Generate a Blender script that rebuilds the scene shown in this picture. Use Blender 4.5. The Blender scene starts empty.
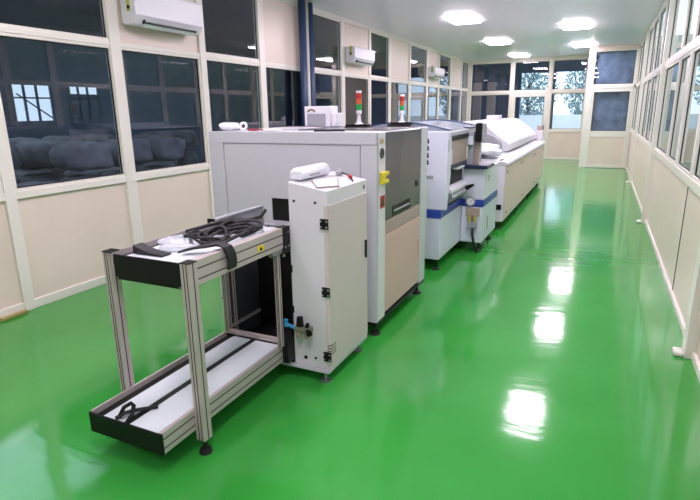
import bpy, bmesh, math, random
from mathutils import Vector, Matrix, Euler
random.seed(7)
PI = math.pi
SC = bpy.context.scene
COL = SC.collection

# ------------------------------------------------------------------ materials
def lin(c):
    c = c / 255.0
    return c / 12.92 if c <= 0.04045 else ((c + 0.055) / 1.055) ** 2.4

def rgb(r, g, b):
    return (lin(r), lin(g), lin(b), 1)

def mat(name, c, rough=0.5, metal=0.0, var=0.0, scale=6.0, bump=0.0, spec=None, coat=0.0):
    m = bpy.data.materials.new(name)
    m.use_nodes = True
    nt = m.node_tree
    b = nt.nodes['Principled BSDF']
    b.inputs['Base Color'].default_value = rgb(*c)
    b.inputs['Roughness'].default_value = rough
    b.inputs['Metallic'].default_value = metal
    if spec is not None:
        b.inputs['Specular IOR Level'].default_value = spec
    if coat:
        b.inputs['Coat Weight'].default_value = coat
        b.inputs['Coat Roughness'].default_value = 0.05
    if var or bump:
        tc = nt.nodes.new('ShaderNodeTexCoord')
        n = nt.nodes.new('ShaderNodeTexNoise')
        n.inputs['Scale'].default_value = scale
        n.inputs['Detail'].default_value = 4
        nt.links.new(tc.outputs['Object'], n.inputs['Vector'])
        if var:
            r = nt.nodes.new('ShaderNodeValToRGB')
            lo = tuple(max(0, v * (1 - var)) for v in rgb(*c)[:3]) + (1,)
            hi = tuple(min(1, v * (1 + var)) for v in rgb(*c)[:3]) + (1,)
            r.color_ramp.elements[0].position = 0.3
            r.color_ramp.elements[1].position = 0.7
            r.color_ramp.elements[0].color = lo
            r.color_ramp.elements[1].color = hi
            nt.links.new(n.outputs['Fac'], r.inputs['Fac'])
            nt.links.new(r.outputs['Color'], b.inputs['Base Color'])
        if bump:
            bp = nt.nodes.new('ShaderNodeBump')
            bp.inputs['Strength'].default_value = bump
            bp.inputs['Distance'].default_value = 0.02
            nt.links.new(n.outputs['Fac'], bp.inputs['Height'])
            nt.links.new(bp.outputs['Normal'], b.inputs['Normal'])
    return m

def emit(name, c, s):
    m = bpy.data.materials.new(name)
    m.use_nodes = True
    nt = m.node_tree
    nt.nodes.clear()
    o = nt.nodes.new('ShaderNodeOutputMaterial')
    e = nt.nodes.new('ShaderNodeEmission')
    e.inputs['Color'].default_value = rgb(*c)
    e.inputs['Strength'].default_value = s
    nt.links.new(e.outputs[0], o.inputs[0])
    return m

def glass(name, tint, boost=1.0, rough=0.0):
    """thin pane: see-through tint with a Fresnel reflection on top"""
    m = bpy.data.materials.new(name)
    m.use_nodes = True
    nt = m.node_tree
    nt.nodes.clear()
    o = nt.nodes.new('ShaderNodeOutputMaterial')
    mx = nt.nodes.new('ShaderNodeMixShader')
    t = nt.nodes.new('ShaderNodeBsdfTransparent')
    g = nt.nodes.new('ShaderNodeBsdfGlossy')
    f = nt.nodes.new('ShaderNodeFresnel')
    f.inputs['IOR'].default_value = 1.5
    k = nt.nodes.new('ShaderNodeMath')
    k.operation = 'MULTIPLY'
    k.use_clamp = True
    k.inputs[1].default_value = boost
    t.inputs['Color'].default_value = tint
    g.inputs['Roughness'].default_value = rough
    g.inputs['Color'].default_value = (1, 1, 1, 1)
    # same reflection from either side of the thin pane
    ge = nt.nodes.new('ShaderNodeNewGeometry')
    ma = nt.nodes.new('ShaderNodeMath')
    ma.operation = 'MULTIPLY_ADD'
    ma.inputs[1].default_value = 1 / 1.5 - 1.5
    ma.inputs[2].default_value = 1.5
    nt.links.new(ge.outputs['Backfacing'], ma.inputs[0])
    nt.links.new(ma.outputs[0], f.inputs['IOR'])
    nt.links.new(f.outputs[0], k.inputs[0])
    nt.links.new(k.outputs[0], mx.inputs[0])
    nt.links.new(t.outputs[0], mx.inputs[1])
    nt.links.new(g.outputs[0], mx.inputs[2])
    nt.links.new(mx.outputs[0], o.inputs[0])
    return m

def floor_mat():
    m = bpy.data.materials.new('green_epoxy')
    m.use_nodes = True
    nt = m.node_tree
    b = nt.nodes['Principled BSDF']
    tc = nt.nodes.new('ShaderNodeTexCoord')
    n = nt.nodes.new('ShaderNodeTexNoise')
    n.inputs['Scale'].default_value = 1.3
    n.inputs['Detail'].default_value = 5
    r = nt.nodes.new('ShaderNodeValToRGB')
    r.color_ramp.elements[0].position = 0.25
    r.color_ramp.elements[1].position = 0.75
    r.color_ramp.elements[0].color = rgb(*FLOOR_A)
    r.color_ramp.elements[1].color = rgb(*FLOOR_B)
    nt.links.new(tc.outputs['Object'], n.inputs['Vector'])
    nt.links.new(n.outputs['Fac'], r.inputs['Fac'])
    nt.links.new(r.outputs['Color'], b.inputs['Base Color'])
    b.inputs['Roughness'].default_value = 0.10
    b.inputs['IOR'].default_value = 1.5
    # gentle unevenness of a poured floor
    mp = nt.nodes.new('ShaderNodeMapping')
    mp.inputs['Scale'].default_value = (1.2, 3.2, 1)
    n2 = nt.nodes.new('ShaderNodeTexNoise')
    n2.inputs['Scale'].default_value = 2.2
    n2.inputs['Detail'].default_value = 3
    nt.links.new(tc.outputs['Object'], mp.inputs['Vector'])
    nt.links.new(mp.outputs['Vector'], n2.inputs['Vector'])
    bp = nt.nodes.new('ShaderNodeBump')
    bp.inputs['Strength'].default_value = 0.06
    bp.inputs['Distance'].default_value = 0.03
    nt.links.new(n2.outputs['Fac'], bp.inputs['Height'])
    nt.links.new(bp.outputs['Normal'], b.inputs['Normal'])
    return m

def ceiling_mat():
    m = mat('ceiling_panel', (240, 234, 246), 0.35)
    nt = m.node_tree
    b = nt.nodes['Principled BSDF']
    tc = nt.nodes.new('ShaderNodeTexCoord')
    br = nt.nodes.new('ShaderNodeTexBrick')
    br.offset = 0.0
    br.inputs['Scale'].default_value = 1.0
    br.inputs['Brick Width'].default_value = 1.0
    br.inputs['Row Height'].default_value = 6.0
    br.inputs['Mortar Size'].default_value = 0.006
    br.inputs['Color1'].default_value = rgb(240, 234, 246)
    br.inputs['Color2'].default_value = rgb(236, 230, 242)
    br.inputs['Mortar'].default_value = rgb(246, 242, 250)
    nt.links.new(tc.outputs['Object'], br.inputs['Vector'])
    nt.links.new(br.outputs['Color'], b.inputs['Base Color'])
    return m

FLOOR_A = (46, 140, 50)
FLOOR_B = (56, 150, 60)
M = dict(
    floor=floor_mat(), ceiling=ceiling_mat(),
    cream=mat('cream_panel', (222, 208, 194), 0.35, var=0.03, scale=1.5),
    upvc=mat('white_profile', (226, 222, 212), 0.3),
    gasket=mat('black_gasket', (28, 30, 34), 0.5),
    glass=glass('window_glass', (0.70, 0.80, 0.92, 1), 1.5),
    glass_r=glass('side_glass', (0.80, 0.87, 0.85, 1), 1.0),
    glass_dirty=mat('dusty_glass', (134, 142, 154), 0.5, var=0.35, scale=4),
    lamp=emit('lamp_diffuser', (255, 238, 255), 33.0),
    greypaint=mat('grey_white_paint', (190, 190, 196), 0.38),
    whitepaint=mat('white_paint', (218, 213, 219), 0.35),
    doortint=mat('white_paint_shaded_tint', (206, 190, 190), 0.35),  # white paint with its shaded-side tone put in, pinked against green floor bounce
    oventint=mat('oven_panel_bounce_tint', (226, 196, 192), 0.35),  # pinkish cast put into the oven sides to offset green floor bounce
    paneltint=mat('shaded_panel_tint', (204, 166, 162), 0.35),  # darker pinkish tone of the less-lit right side, put into the colour
    bluewhite=mat('cool_white_paint', (212, 214, 228), 0.32),
    blue=mat('blue_stripe_paint', (40, 66, 160), 0.35),
    darkblue=mat('dark_blue_plastic', (26, 36, 70), 0.35),
    smoke=mat('smoked_acrylic', (72, 72, 76), 0.22),
    smoke2=glass('smoked_clear_acrylic', (0.20, 0.21, 0.23, 1), 1.2),
    black=mat('black_plastic', (17, 15, 16), 0.45, spec=0.25),
    blackm=mat('black_metal', (22, 20, 22), 0.4, spec=0.3),
    rubber=mat('black_rubber', (16, 16, 18), 0.6),
    alu=mat('aluminium_profile', (190, 178, 175), 0.4, 0.25),
    groove=mat('dark_groove', (62, 50, 50), 0.6),
    steel=mat('steel', (150, 150, 150), 0.3, 0.8),
    plate=mat('white_plate', (222, 228, 232), 0.25, var=0.03, scale=4),
    yellow=mat('yellow_plastic', (228, 205, 30), 0.4),
    red=mat('red_plastic', (176, 40, 34), 0.4),
    amber=mat('amber_plastic', (206, 92, 48), 0.35),
    green=mat('green_plastic', (24, 150, 70), 0.35),
    white=mat('white_plastic', (222, 221, 226), 0.35),
    hoodpaint=mat('hood_white', (206, 206, 211), 0.35),
    wrap=mat('white_film', (222, 223, 230), 0.25, bump=0.5, scale=18),
    grey=mat('grey_plastic', (150, 152, 156), 0.4),
    paper=mat('paper', (238, 238, 238), 0.6),
    navy=mat('blue_pipe_paint', (42, 62, 96), 0.4),
    palepipe=mat('pale_pipe', (196, 196, 184), 0.4),
    gold=mat('brass', (196, 176, 120), 0.35, 0.7),
    tan=mat('tan_plastic', (166, 148, 138), 0.5),
    brown=mat('brown_print', (122, 92, 62), 0.6),
    cyan=mat('cyan_fitting', (40, 140, 190), 0.4),
    sack=mat('woven_sack', (112, 114, 120), 0.8, var=0.35, scale=5, bump=1.0),
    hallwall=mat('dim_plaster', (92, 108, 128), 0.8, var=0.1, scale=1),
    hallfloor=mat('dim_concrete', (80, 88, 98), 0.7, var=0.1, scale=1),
    daylight=emit('daylight_pane', (222, 238, 250), 1.0),
    outwall=mat('pale_render', (244, 244, 240), 0.8, var=0.06, scale=1.5),
    yardwall=mat('grey_green_render', (158, 170, 164), 0.8, var=0.12, scale=1.2),
    ground=mat('pale_ground', (190, 190, 186), 0.9, var=0.08, scale=1),
    bark=mat('bark', (82, 76, 74), 0.9),
    leaf=mat('leaf', (132, 158, 156), 0.6, var=0.3, scale=3),
    sealant=mat('white_sealant', (228, 226, 218), 0.6),
    screen=mat('monitor_glass', (120, 122, 124), 0.2),
)
# clear crumpled bag: thin milky film
M['bag'] = mat('clear_film', (226, 230, 236), 0.2, bump=0.4, scale=30)
M['bag'].node_tree.nodes['Principled BSDF'].inputs['Alpha'].default_value = 0.5

# ------------------------------------------------------------------ mesh builder
class MB:
    def __init__(s):
        s.v = []; s.f = []; s.m = []; s.cur = 0
    def use(s, i):
        s.cur = i; return s
    def add(s, vs, fs):
        o = len(s.v)
        s.v += [Vector(p) for p in vs]
        for f in fs:
            s.f.append([i + o for i in f]); s.m.append(s.cur)
        return s
    def box(s, x0, x1, y0, y1, z0, z1):
        return s.add([(x0, y0, z0), (x1, y0, z0), (x1, y1, z0), (x0, y1, z0), (x0, y0, z1), (x1, y0, z1), (x1, y1, z1), (x0, y1, z1)],
                     [(0, 3, 2, 1), (4, 5, 6, 7), (0, 1, 5, 4), (1, 2, 6, 5), (2, 3, 7, 6), (3, 0, 4, 7)])
    def prism(s, axis, poly, a, b):
        """poly in the two other axes (order: x->(y,z), y->(x,z), z->(x,y)); extruded from a to b"""
        def P(p, t):
            return {'x': (t, p[0], p[1]), 'y': (p[0], t, p[1]), 'z': (p[0], p[1], t)}[axis]
        n = len(poly)
        vs = [P(p, a) for p in poly] + [P(p, b) for p in poly]
        fs = [tuple(range(n)), tuple(range(2 * n - 1, n - 1, -1))]
        fs += [(i, n + i, n + (i + 1) % n, (i + 1) % n) for i in range(n)]
        return s.add(vs, fs)
    def cyl(s, p0, p1, r0, r1=None, n=16):
        r1 = r0 if r1 is None else r1
        p0 = Vector(p0); p1 = Vector(p1)
        d = (p1 - p0).normalized()
        u = d.orthogonal().normalized(); w = d.cross(u)
        vs = []
        for p, r in ((p0, r0), (p1, r1)):
            vs += [p + r * (math.cos(2 * PI * i / n) * u + math.sin(2 * PI * i / n) * w) for i in range(n)]
        fs = [tuple(range(n - 1, -1, -1)), tuple(range(n, 2 * n))]
        fs += [(i, (i + 1) % n, n + (i + 1) % n, n + i) for i in range(n)]
        return s.add(vs, fs)
    def tube(s, path, r, n=8, flat=1.0):
        path = [Vector(p) for p in path]
        vs = []; fs = []
        up = None
        for i, p in enumerate(path):
            d = (path[min(i + 1, len(path) - 1)] - path[max(i - 1, 0)]).normalized()
            if up is None:
                up = d.orthogonal().normalized() if abs(d.z) > 0.9 else (Vector((0, 0, 1)) - d * d.z).normalized()
            up = (up - d * up.dot(d)).normalized()
            w = d.cross(up)
            vs += [p + r * (math.cos(2 * PI * k / n) * w + flat * math.sin(2 * PI * k / n) * up) for k in range(n)]
        L = len(path)
        for i in range(L - 1):
            for k in range(n):
                a = i * n + k; b = i * n + (k + 1) % n
                fs.append((a, b, b + n, a + n))
        fs.append(tuple(range(n - 1, -1, -1)))
        fs.append(tuple(range((L - 1) * n, L * n)))
        return s.add(vs, fs)
    def torus(s, c, ax, R, r, n=24, k=8):
        c = Vector(c); ax = Vector(ax).normalized()
        u = ax.orthogonal().normalized(); w = ax.cross(u)
        vs = []; fs = []
        for i in range(n):
            d = math.cos(2 * PI * i / n) * u + math.sin(2 * PI * i / n) * w
            for j in range(k):
                vs.append(c + (R + r * math.cos(2 * PI * j / k)) * d + r * math.sin(2 * PI * j / k) * ax)
        for i in range(n):
            for j in range(k):
                fs.append((i * k + j, ((i + 1) % n) * k + j, ((i + 1) % n) * k + (j + 1) % k, i * k + (j + 1) % k))
        return s.add(vs, fs)
    def lump(s, c, size, e=0.7, noise=0.06, n=16, rot=0.0, seed=0):
        """rounded pillow with an uneven surface"""
        rn = random.Random(seed)
        ph = [rn.uniform(0, 6) for _ in range(6)]
        vs = []; fs = []
        sg = lambda t, p: math.copysign(abs(t) ** p, t)
        m = n // 2
        R = Matrix.Rotation(rot, 3, 'Z')
        for i in range(m + 1):
            v = -PI / 2 + PI * i / m
            for j in range(n):
                u = 2 * PI * j / n
                q = Vector((sg(math.cos(v), e) * sg(math.cos(u), e), sg(math.cos(v), e) * sg(math.sin(u), e), sg(math.sin(v), e)))
                k = 1 + noise * (math.sin(3 * u + ph[0] + 2 * v) + math.sin(5 * v + ph[1] + u) + 0.6 * math.sin(7 * u + ph[2]) * math.cos(v))
                if i in (0, m):
                    k = 1
                vs.append(Vector(c) + R @ Vector((q.x * size[0] * k, q.y * size[1] * k, q.z * size[2] * k)))
        for i in range(m):
            for j in range(n):
                a = i * n + j; b = i * n + (j + 1) % n
                fs.append((a, b, b + n, a + n))
        return s.add(vs, fs)
    def build(s, name, mats, parent=None, bevel=0.0, smooth=False, segs=2):
        if not isinstance(mats, (list, tuple)):
            mats = [mats]
        org = Vector((0, 0, 0))
        q = parent
        while q is not None:
            org += q.location; q = q.parent
        me = bpy.data.meshes.new(name)
        bm = bmesh.new()
        bv = [bm.verts.new(p - org) for p in s.v]
        bm.verts.index_update()
        for f, mi in zip(s.f, s.m):
            try:
                fc = bm.faces.new([bv[i] for i in f])
            except ValueError:
                continue
            fc.material_index = mi
            fc.smooth = smooth
        bmesh.ops.remove_doubles(bm, verts=bm.verts, dist=1e-6)
        bmesh.ops.recalc_face_normals(bm, faces=bm.faces)
        bm.to_mesh(me); bm.free()
        for x in mats:
            me.materials.append(M[x] if isinstance(x, str) else x)
        o = bpy.data.objects.new(name, me)
        COL.objects.link(o)
        if parent is not None:
            o.parent = parent
        if bevel:
            b = o.modifiers.new('Bevel', 'BEVEL')
            b.width = bevel; b.segments = segs; b.limit_method = 'ANGLE'; b.angle_limit = 0.6
        return o

def tag(o, label, cat, group=None):
    o['label'] = label; o['category'] = cat
    if group:
        o['group'] = group
    return o

def struct(o):
    o['kind'] = 'structure'; return o

def thing(name, loc, label, cat, group=None):
    o = bpy.data.objects.new(name, None)
    COL.objects.link(o)
    o.location = loc
    o.empty_display_size = 0.1
    return tag(o, label, cat, group)

def B(*a):
    return MB().box(*a)

# ================================================================== SETTING
XL, XR, YN, YB, YV, ZC = -4.66, 0.745, -3.5, 20.2, 17.6, 3.47
struct(B(XL - 0.1, XR + 0.1, YN - 0.1, YB + 0.06, -0.1, 0).build('floor', 'floor'))
struct(B(XL - 0.1, XR + 0.1, YN - 0.1, YB + 0.06, ZC, ZC + 0.06).build('ceiling', 'ceiling'))
struct(B(XL - 0.1, XR + 0.1, YN - 0.1, YN, 0, ZC).build('wall_near', 'cream'))
nwin = ntrim = 0
def trim(mb, m='upvc', bevel=0.004):
    global ntrim
    ntrim += 1
    return struct(mb.build('trim_%d' % ntrim, m, None, bevel))

def window(axis, p, a0, a1, z0, z1, out, gm='glass', fw=0.026, dep=0.04):
    """one framed pane. axis 'x': wall plane x=p spanning y a0..a1; axis 'y': plane y=p spanning x. out: +1/-1 outward side"""
    global nwin
    nwin += 1
    f = MB()
    def bx(u0, u1, w0, w1, d0, d1):
        d0, d1 = sorted((p + out * d0, p + out * d1))
        if axis == 'x':
            f.box(d0, d1, u0, u1, w0, w1)
        else:
            f.box(u0, u1, d0, d1, w0, w1)
    for k, (e, d0, d1) in enumerate(((0, 0.0, dep), (fw, 0.018, 0.03))):
        f.use(k)
        t = fw if k == 0 else 0.012
        bx(a0 + e, a1 - e, z0 + e, z0 + e + t, d0, d1)
        bx(a0 + e, a1 - e, z1 - e - t, z1 - e, d0, d1)
        bx(a0 + e, a0 + e + t, z0 + e + t, z1 - e - t, d0, d1)
        bx(a1 - e - t, a1 - e, z0 + e + t, z1 - e - t, d0, d1)
    w = struct(f.build('window_%d' % nwin, ['upvc', 'gasket']))
    g = MB()
    d0, d1 = p + out * 0.024, p + out * 0.024
    e = fw + 0.004
    if axis == 'x':
        g.add([(d0, a0 + e, z0 + e), (d0, a1 - e, z0 + e), (d0, a1 - e, z1 - e), (d0, a0 + e, z1 - e)], [(0, 1, 2, 3)])
    else:
        g.add([(a0 + e, d0, z0 + e), (a1 - e, d0, z0 + e), (a1 - e, d0, z1 - e), (a0 + e, d0, z1 - e)], [(0, 1, 2, 3)])
    g.build('glass_pane', gm, w)
    return w

# ---- left wall
LP = [-3.5, -1.2, 0.15, 1.5, 2.86, 4.2, 5.55, 6.87, 8.2, 9.6, 10.93, 12.13, 13.57, 15.08, 16.28, 17.65, 19.15, 20.2]
SOLID = [k % 2 == 1 for k in range(len(LP) - 1)]
off = LP.index(4.2)
wl = MB()
wl.box(XL - 0.05, XL - 0.012, YN, YB, 0, 1.03)                          # dado panels
for k in range(len(LP) - 1):
    if (k - off) % 2 == 0:
        wl.box(XL - 0.05, XL - 0.012, LP[k], LP[k + 1], 2.475, 3.4)      # solid panel in the top row
struct(wl.build('wall_left', 'cream'))
for k, y in enumerate(LP):
    w = 0.07 if (k - off) % 2 == 0 and y not in (5.55,) else 0.05
    trim(B(XL - 0.06, XL + 0.02, max(YN, y - w), min(YB, y + w), 0, ZC))
trim(B(XL - 0.055, XL + 0.012, YN, YB, 2.43, 2.475))
trim(B(XL - 0.055, XL + 0.015, YN, YB, 1.03, 1.095))
trim(B(XL - 0.055, XL + 0.012, YN, YB, 3.39, ZC))
bl = MB().box(XL - 0.05, XL + 0.012, YN, YB, 0, 0.085)
struct(bl.build('baseboard_left', 'upvc', None, 0.004))
for k in range(len(LP) - 1):
    a, b = LP[k] + 0.05, LP[k + 1] - 0.05
    if LP[k + 1] < 1.6:
        continue
    window('x', XL + 0.004, a, b, 1.095, 2.43, -1)
    if (k - off) % 2:
        window('x', XL + 0.004, a, b, 2.475, 3.39, -1)

# ---- right wall
RZ0, RZ1 = 1.07, 2.34
struct(B(XR + 0.012, XR + 0.05, YN, YV, 0, RZ0).build('wall_right', 'cream'))
trim(B(XR - 0.012, XR + 0.06, YN, YV, RZ1 - 0.04, RZ1 + 0.04))
trim(B(XR - 0.015, XR + 0.06, YN, YV, RZ0, RZ0 + 0.08))
trim(B(XR - 0.012, XR + 0.06, YN, YV, 3.39, ZC))
struct(B(XR - 0.01, XR + 0.05, YN, YV, 0, 0.06).build('baseboard_right', 'upvc', None, 0.004))
cols = [-0.85, 4.2, 9.25, 14.3]
divs = [-2.2, 0.4, 1.65, 2.9, 5.45, 6.55, 7.5, 10.45, 11.7, 12.95, 15.4, 16.5]
for y in cols:
    trim(B(XR - 0.055, XR + 0.06, y - 0.07, y + 0.07, 0, ZC))
    if y > 0:
        struct(B(XR - 0.12, XR - 0.056, y - 0.06, y + 0.05, 0, 0.035).build('trim_%d' % (200 + ntrim), 'sealant', None, 0.012))
for y in divs:
    w = 0.075 if y in (6.55, 11.7) else 0.045
    trim(B(XR - 0.008, XR + 0.05, y - w, y + w, RZ0 + 0.08, 3.39))
ed = sorted(cols + divs + [YN, YV])
for a, b in zip(ed, ed[1:]):
    if b < 2:
        continue
    window('x', XR - 0.004, a + 0.05, b - 0.05, RZ0 + 0.08, RZ1 - 0.04, 1, 'glass_r')
    window('x', XR - 0.004, a + 0.05, b - 0.05, RZ1 + 0.04, 3.39, 1, 'glass_r')
# joint lines in the right dado
for y in (5.59, 3.0):
    trim(B(XR + 0.006, XR + 0.02, y - 0.004, y + 0.004, 0.06, RZ0), 'groove', 0)

# ---- far wall, recessed left part at YB
TZ0, TZ1 = 2.25, 2.34
struct(MB().box(-1.78, -0.58, YB + 0.0, YB + 0.04, 0, 0.94).box(XL, -3.09, YB + 0.0, YB + 0.04, 0, 0.94).build('wall_back', 'cream'))
trim(B(XL, -0.52, YB - 0.03, YB + 0.05, TZ0 + 0.02, TZ1 + 0.03))
trim(B(XL, -0.52, YB - 0.03, YB + 0.05, 3.36, ZC))
trim(B(-1.78, -0.58, YB - 0.025, YB + 0.05, 0.94, 1.03))
trim(B(XL, -3.09, YB - 0.025, YB + 0.05, 0.94, 1.03))
trim(B(-1.78, -0.58, YB - 0.02, YB + 0.02, 0, 0.07))
for x0, x1 in ((-4.66, -4.54), (-3.14, -3.03), (-1.85, -1.74), (-0.66, -0.52)):
    trim(B(x0, x1, YB - 0.04, YB + 0.05, 0, ZC))
window('y', YB, -4.54, -3.14, 1.03, TZ0 + 0.02, 1)
window('y', YB, -1.74, -0.66, 1.03, TZ0 + 0.02, 1)
window('y', YB, -4.54, -3.14, TZ1 + 0.03, 3.36, 1)
window('y', YB, -3.03, -1.85, TZ1 + 0.03, 3.36, 1)
window('y', YB, -1.74, -0.66, TZ1 + 0.03, 3.36, 1)

def door(n, y, x0, x1, z1, gz0, gz1, dado, gm, fw):
    d = MB()
    d.box(x0, x0 + fw, y - 0.03, y + 0.02, 0.01, z1).box(x1 - fw, x1, y - 0.03, y + 0.02, 0.01, z1)
    d.box(x0 + fw, x1 - fw, y - 0.03, y + 0.02, gz1, z1).box(x0 + fw, x1 - fw, y - 0.03, y + 0.02, dado, gz0)
    d.box(x0 + fw, x1 - fw, y - 0.03, y + 0.02, 0.01, 0.09)
    o = struct(d.build('door_%d' % n, 'upvc', None, 0.004))
    B(x0 + fw, x1 - fw, y - 0.012, y + 0.008, 0.09, dado).build('door_panel', 'cream', o)
    gk = MB()
    a, b = x0 + fw, x1 - fw
    for q in ((a, b, gz0, gz0 + 0.014), (a, b, gz1 - 0.014, gz1), (a, a + 0.014, gz0, gz1), (b - 0.014, b, gz0, gz1)):
        gk.box(q[0], q[1], y - 0.018, y - 0.008, q[2], q[3])
    gk.build('door_gasket', 'gasket', o)
    MB().add([(a, y, gz0), (b, y, gz0), (b, y, gz1), (a, y, gz1)], [(0, 1, 2, 3)]).build('glass_pane', gm, o)
    return o
d1 = door(1, YB, -3.03, -1.85, TZ0 + 0.01, 0.98, 2.16, 0.86, 'glass', 0.1)
MB().box(-1.93, -1.89, YB - 0.07, YB - 0.03, 0.95, 1.2).build('door_handle', 'steel', d1, 0.008)
for z in (1.35, 1.95):
    pass
# vestibule at the right, one step nearer
trim(B(-0.56, -0.40, YV - 0.03, YV + 0.06, 0, 3.36))
trim(B(-0.56, XR, YV - 0.04, YV + 0.06, 3.34, ZC), 'cream')
trim(B(-0.40, XR, YV - 0.03, YV + 0.05, 2.30, 2.39))
trim(B(0.68, XR, YV - 0.03, YV + 0.05, 0, 3.34))
window('y', YV, -0.40, 0.68, 2.39, 3.34, 1)
d2 = door(2, YV, -0.395, 0.675, 2.29, 1.09, 2.2, 0.92, 'glass', 0.07)
for z in (2.1, 1.45, 0.4):
    MB().cyl((-0.385, YV - 0.045, z - 0.05), (-0.385, YV - 0.045, z + 0.05), 0.014).build('door_hinge', 'white', d2)
struct(B(-0.56, -0.50, YV + 0.06, YB, 0, ZC).build('wall_vestibule', 'cream'))
struct(B(-0.31, XR + 0.15, YV + 0.14, YV + 0.17, 0, ZC).build('wall_dusty', 'glass_dirty'))
struct(B(XR + 0.2, XR + 0.26, YV + 0.06, YB, 0, ZC).build('wall_vestibule_outer', 'outwall'))

# ---- dim hall behind the left windows
HX = -14.0
struct(B(HX - 0.1, XL - 0.11, -8, 26, -0.12, -0.02).build('floor_hall', 'hallfloor'))
struct(B(HX - 0.1, XL - 0.08, -8, 26, 4.6, 4.7).build('ceiling_hall', 'hallwall'))
hw = MB()
hw.box(HX - 0.1, HX, -8, 26, -0.02, 1.6).box(HX - 0.1, HX, -8, 26, 2.53, 4.6)
opens = [(8.2, 8.82), (9.1, 10.2), (10.78, 11.76)]
ys = [-8] + [v for o in opens for v in o] + [26]
for a, b in zip(ys[::2], ys[1::2]):
    hw.box(HX - 0.1, HX, a, b, 1.6, 2.53)
hw.box(HX, XL - 0.11, -8.1, -8, 0, 4.6)
hw.box(HX, -5.2, 26, 26.1, 0, 4.6)
hw.box(-5.3, -5.2, 20.4, 26.1, 0, 4.6)
hw.box(XL - 0.12, XL - 0.06, YN, 26, 3.5, 4.6)
struct(hw.build('wall_hall', 'hallwall'))
for (a, b) in opens:
    nwin += 1
    z0 = 2.33 if a == 10.78 else 1.6
    w = MB()
    for y in (a, a + (b - a) * .3, a + (b - a) * .62, b):
        w.box(HX + 0.0, HX + 0.04, y - 0.03, y + 0.03, 1.6, 2.53)
    w.box(HX, HX + 0.04, a, b, 2.18, 2.22)
    if z0 > 2:
        w.box(HX, HX + 0.04, a, b, 1.6, 2.33)
    if a == 9.1:
        w.tube([(HX + 0.06, a + 0.1, 2.3), (HX + 0.06, b, 1.62)], 0.02, 6)
    w = struct(w.build('window_%d' % nwin, 'hallwall'))
    MB().add([(HX - 0.02, a, z0), (HX - 0.02, b, z0), (HX - 0.02, b, 2.53), (HX - 0.02, a, 2.53)], [(0, 1, 2, 3)]).build('glass_pane', 'daylight', w)
for y in (4, 13):
    la = bpy.data.lights.new('hall_fill', 'AREA')  # unseen fill lights added to brighten the hall behind the glass
    la.energy = 95; la.size = 3; la.color = (0.85, 0.93, 1.0)
    lo = bpy.data.objects.new('hall_fill', la)
    lo.location = (-9, y, 4.4)
    COL.objects.link(lo)
k = 0
for (x0, y0, nx, ny, nz) in ((-6.6, 2.2, 2, 8, 3), (-8.8, 2.8, 1, 10, 3), (-6.7, 8.6, 1, 4, 2)):
    for i in range(nx):
        for j in range(ny):
            for h in range(nz - ((i * 2 + j * 3) % 4 == 1) - ((i + j) % 5 == 2)):
                k += 1
                c = (x0 - i * 0.9 + random.uniform(-.01, .01), y0 + j * 0.74 + random.uniform(-.01, .01), 0.235 + h * 0.475)
                o = MB().lump(c, (0.385, 0.315, 0.20), 0.62, 0.045, 22, random.uniform(-.05, .05), k).build('sack', 'sack', None, 0, True)
                tag(o, 'bulging pale sack in the dim heap behind the left windows', 'sack', 'sacks heaped in the dim hall behind the left windows')

# ---- outdoors
struct(B(-40, 40, 20.3, 60, -0.3, -0.12).build('floor_outside', 'ground'))
struct(B(XR + 0.12, 6, YN - 2, 20.2, -0.3, -0.12).build('floor_side_yard', 'ground'))
struct(MB().box(2.4, 2.55, YN - 2, 20.1, -0.12, 3.9).box(XR + 0.27, 2.4, 20.0, 20.1, -0.12, 3.9).build('wall_yard_skyblock', 'yardwall'))  # invented wall, raised and closed at the far end to block the sky
struct(B(-9, 5, 30.0, 30.2, -0.12, 1.43).build('wall_boundary', 'outwall'))
po = MB().box(-6.2, -3.3, 24.0, 24.2, -0.12, 3.7).box(-3.3, 2.4, 24.0, 24.2, 3.2, 3.7).box(-6.2, -6.1, 20.4, 24.0, -0.12, 3.7)
po.box(-2.02, -1.94, 24.0, 24.1, -0.12, 3.2).box(-0.5, 2.4, 24.0, 24.2, -0.12, 3.2)
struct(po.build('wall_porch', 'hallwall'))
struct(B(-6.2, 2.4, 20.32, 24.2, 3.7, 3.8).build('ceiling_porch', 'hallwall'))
for n_, x in enumerate((-4.7, -4.15)):
    o = B(x, x + 0.33, 21.2, 21.26, -0.12, 2.75).build('board', 'tan', None, 0.01)
    tag(o, ['tall beige board standing behind the far left window, nearer the corner', 'tall beige board standing behind the far left window, nearer the door'][n_], 'board', 'beige boards behind the far window')
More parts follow.
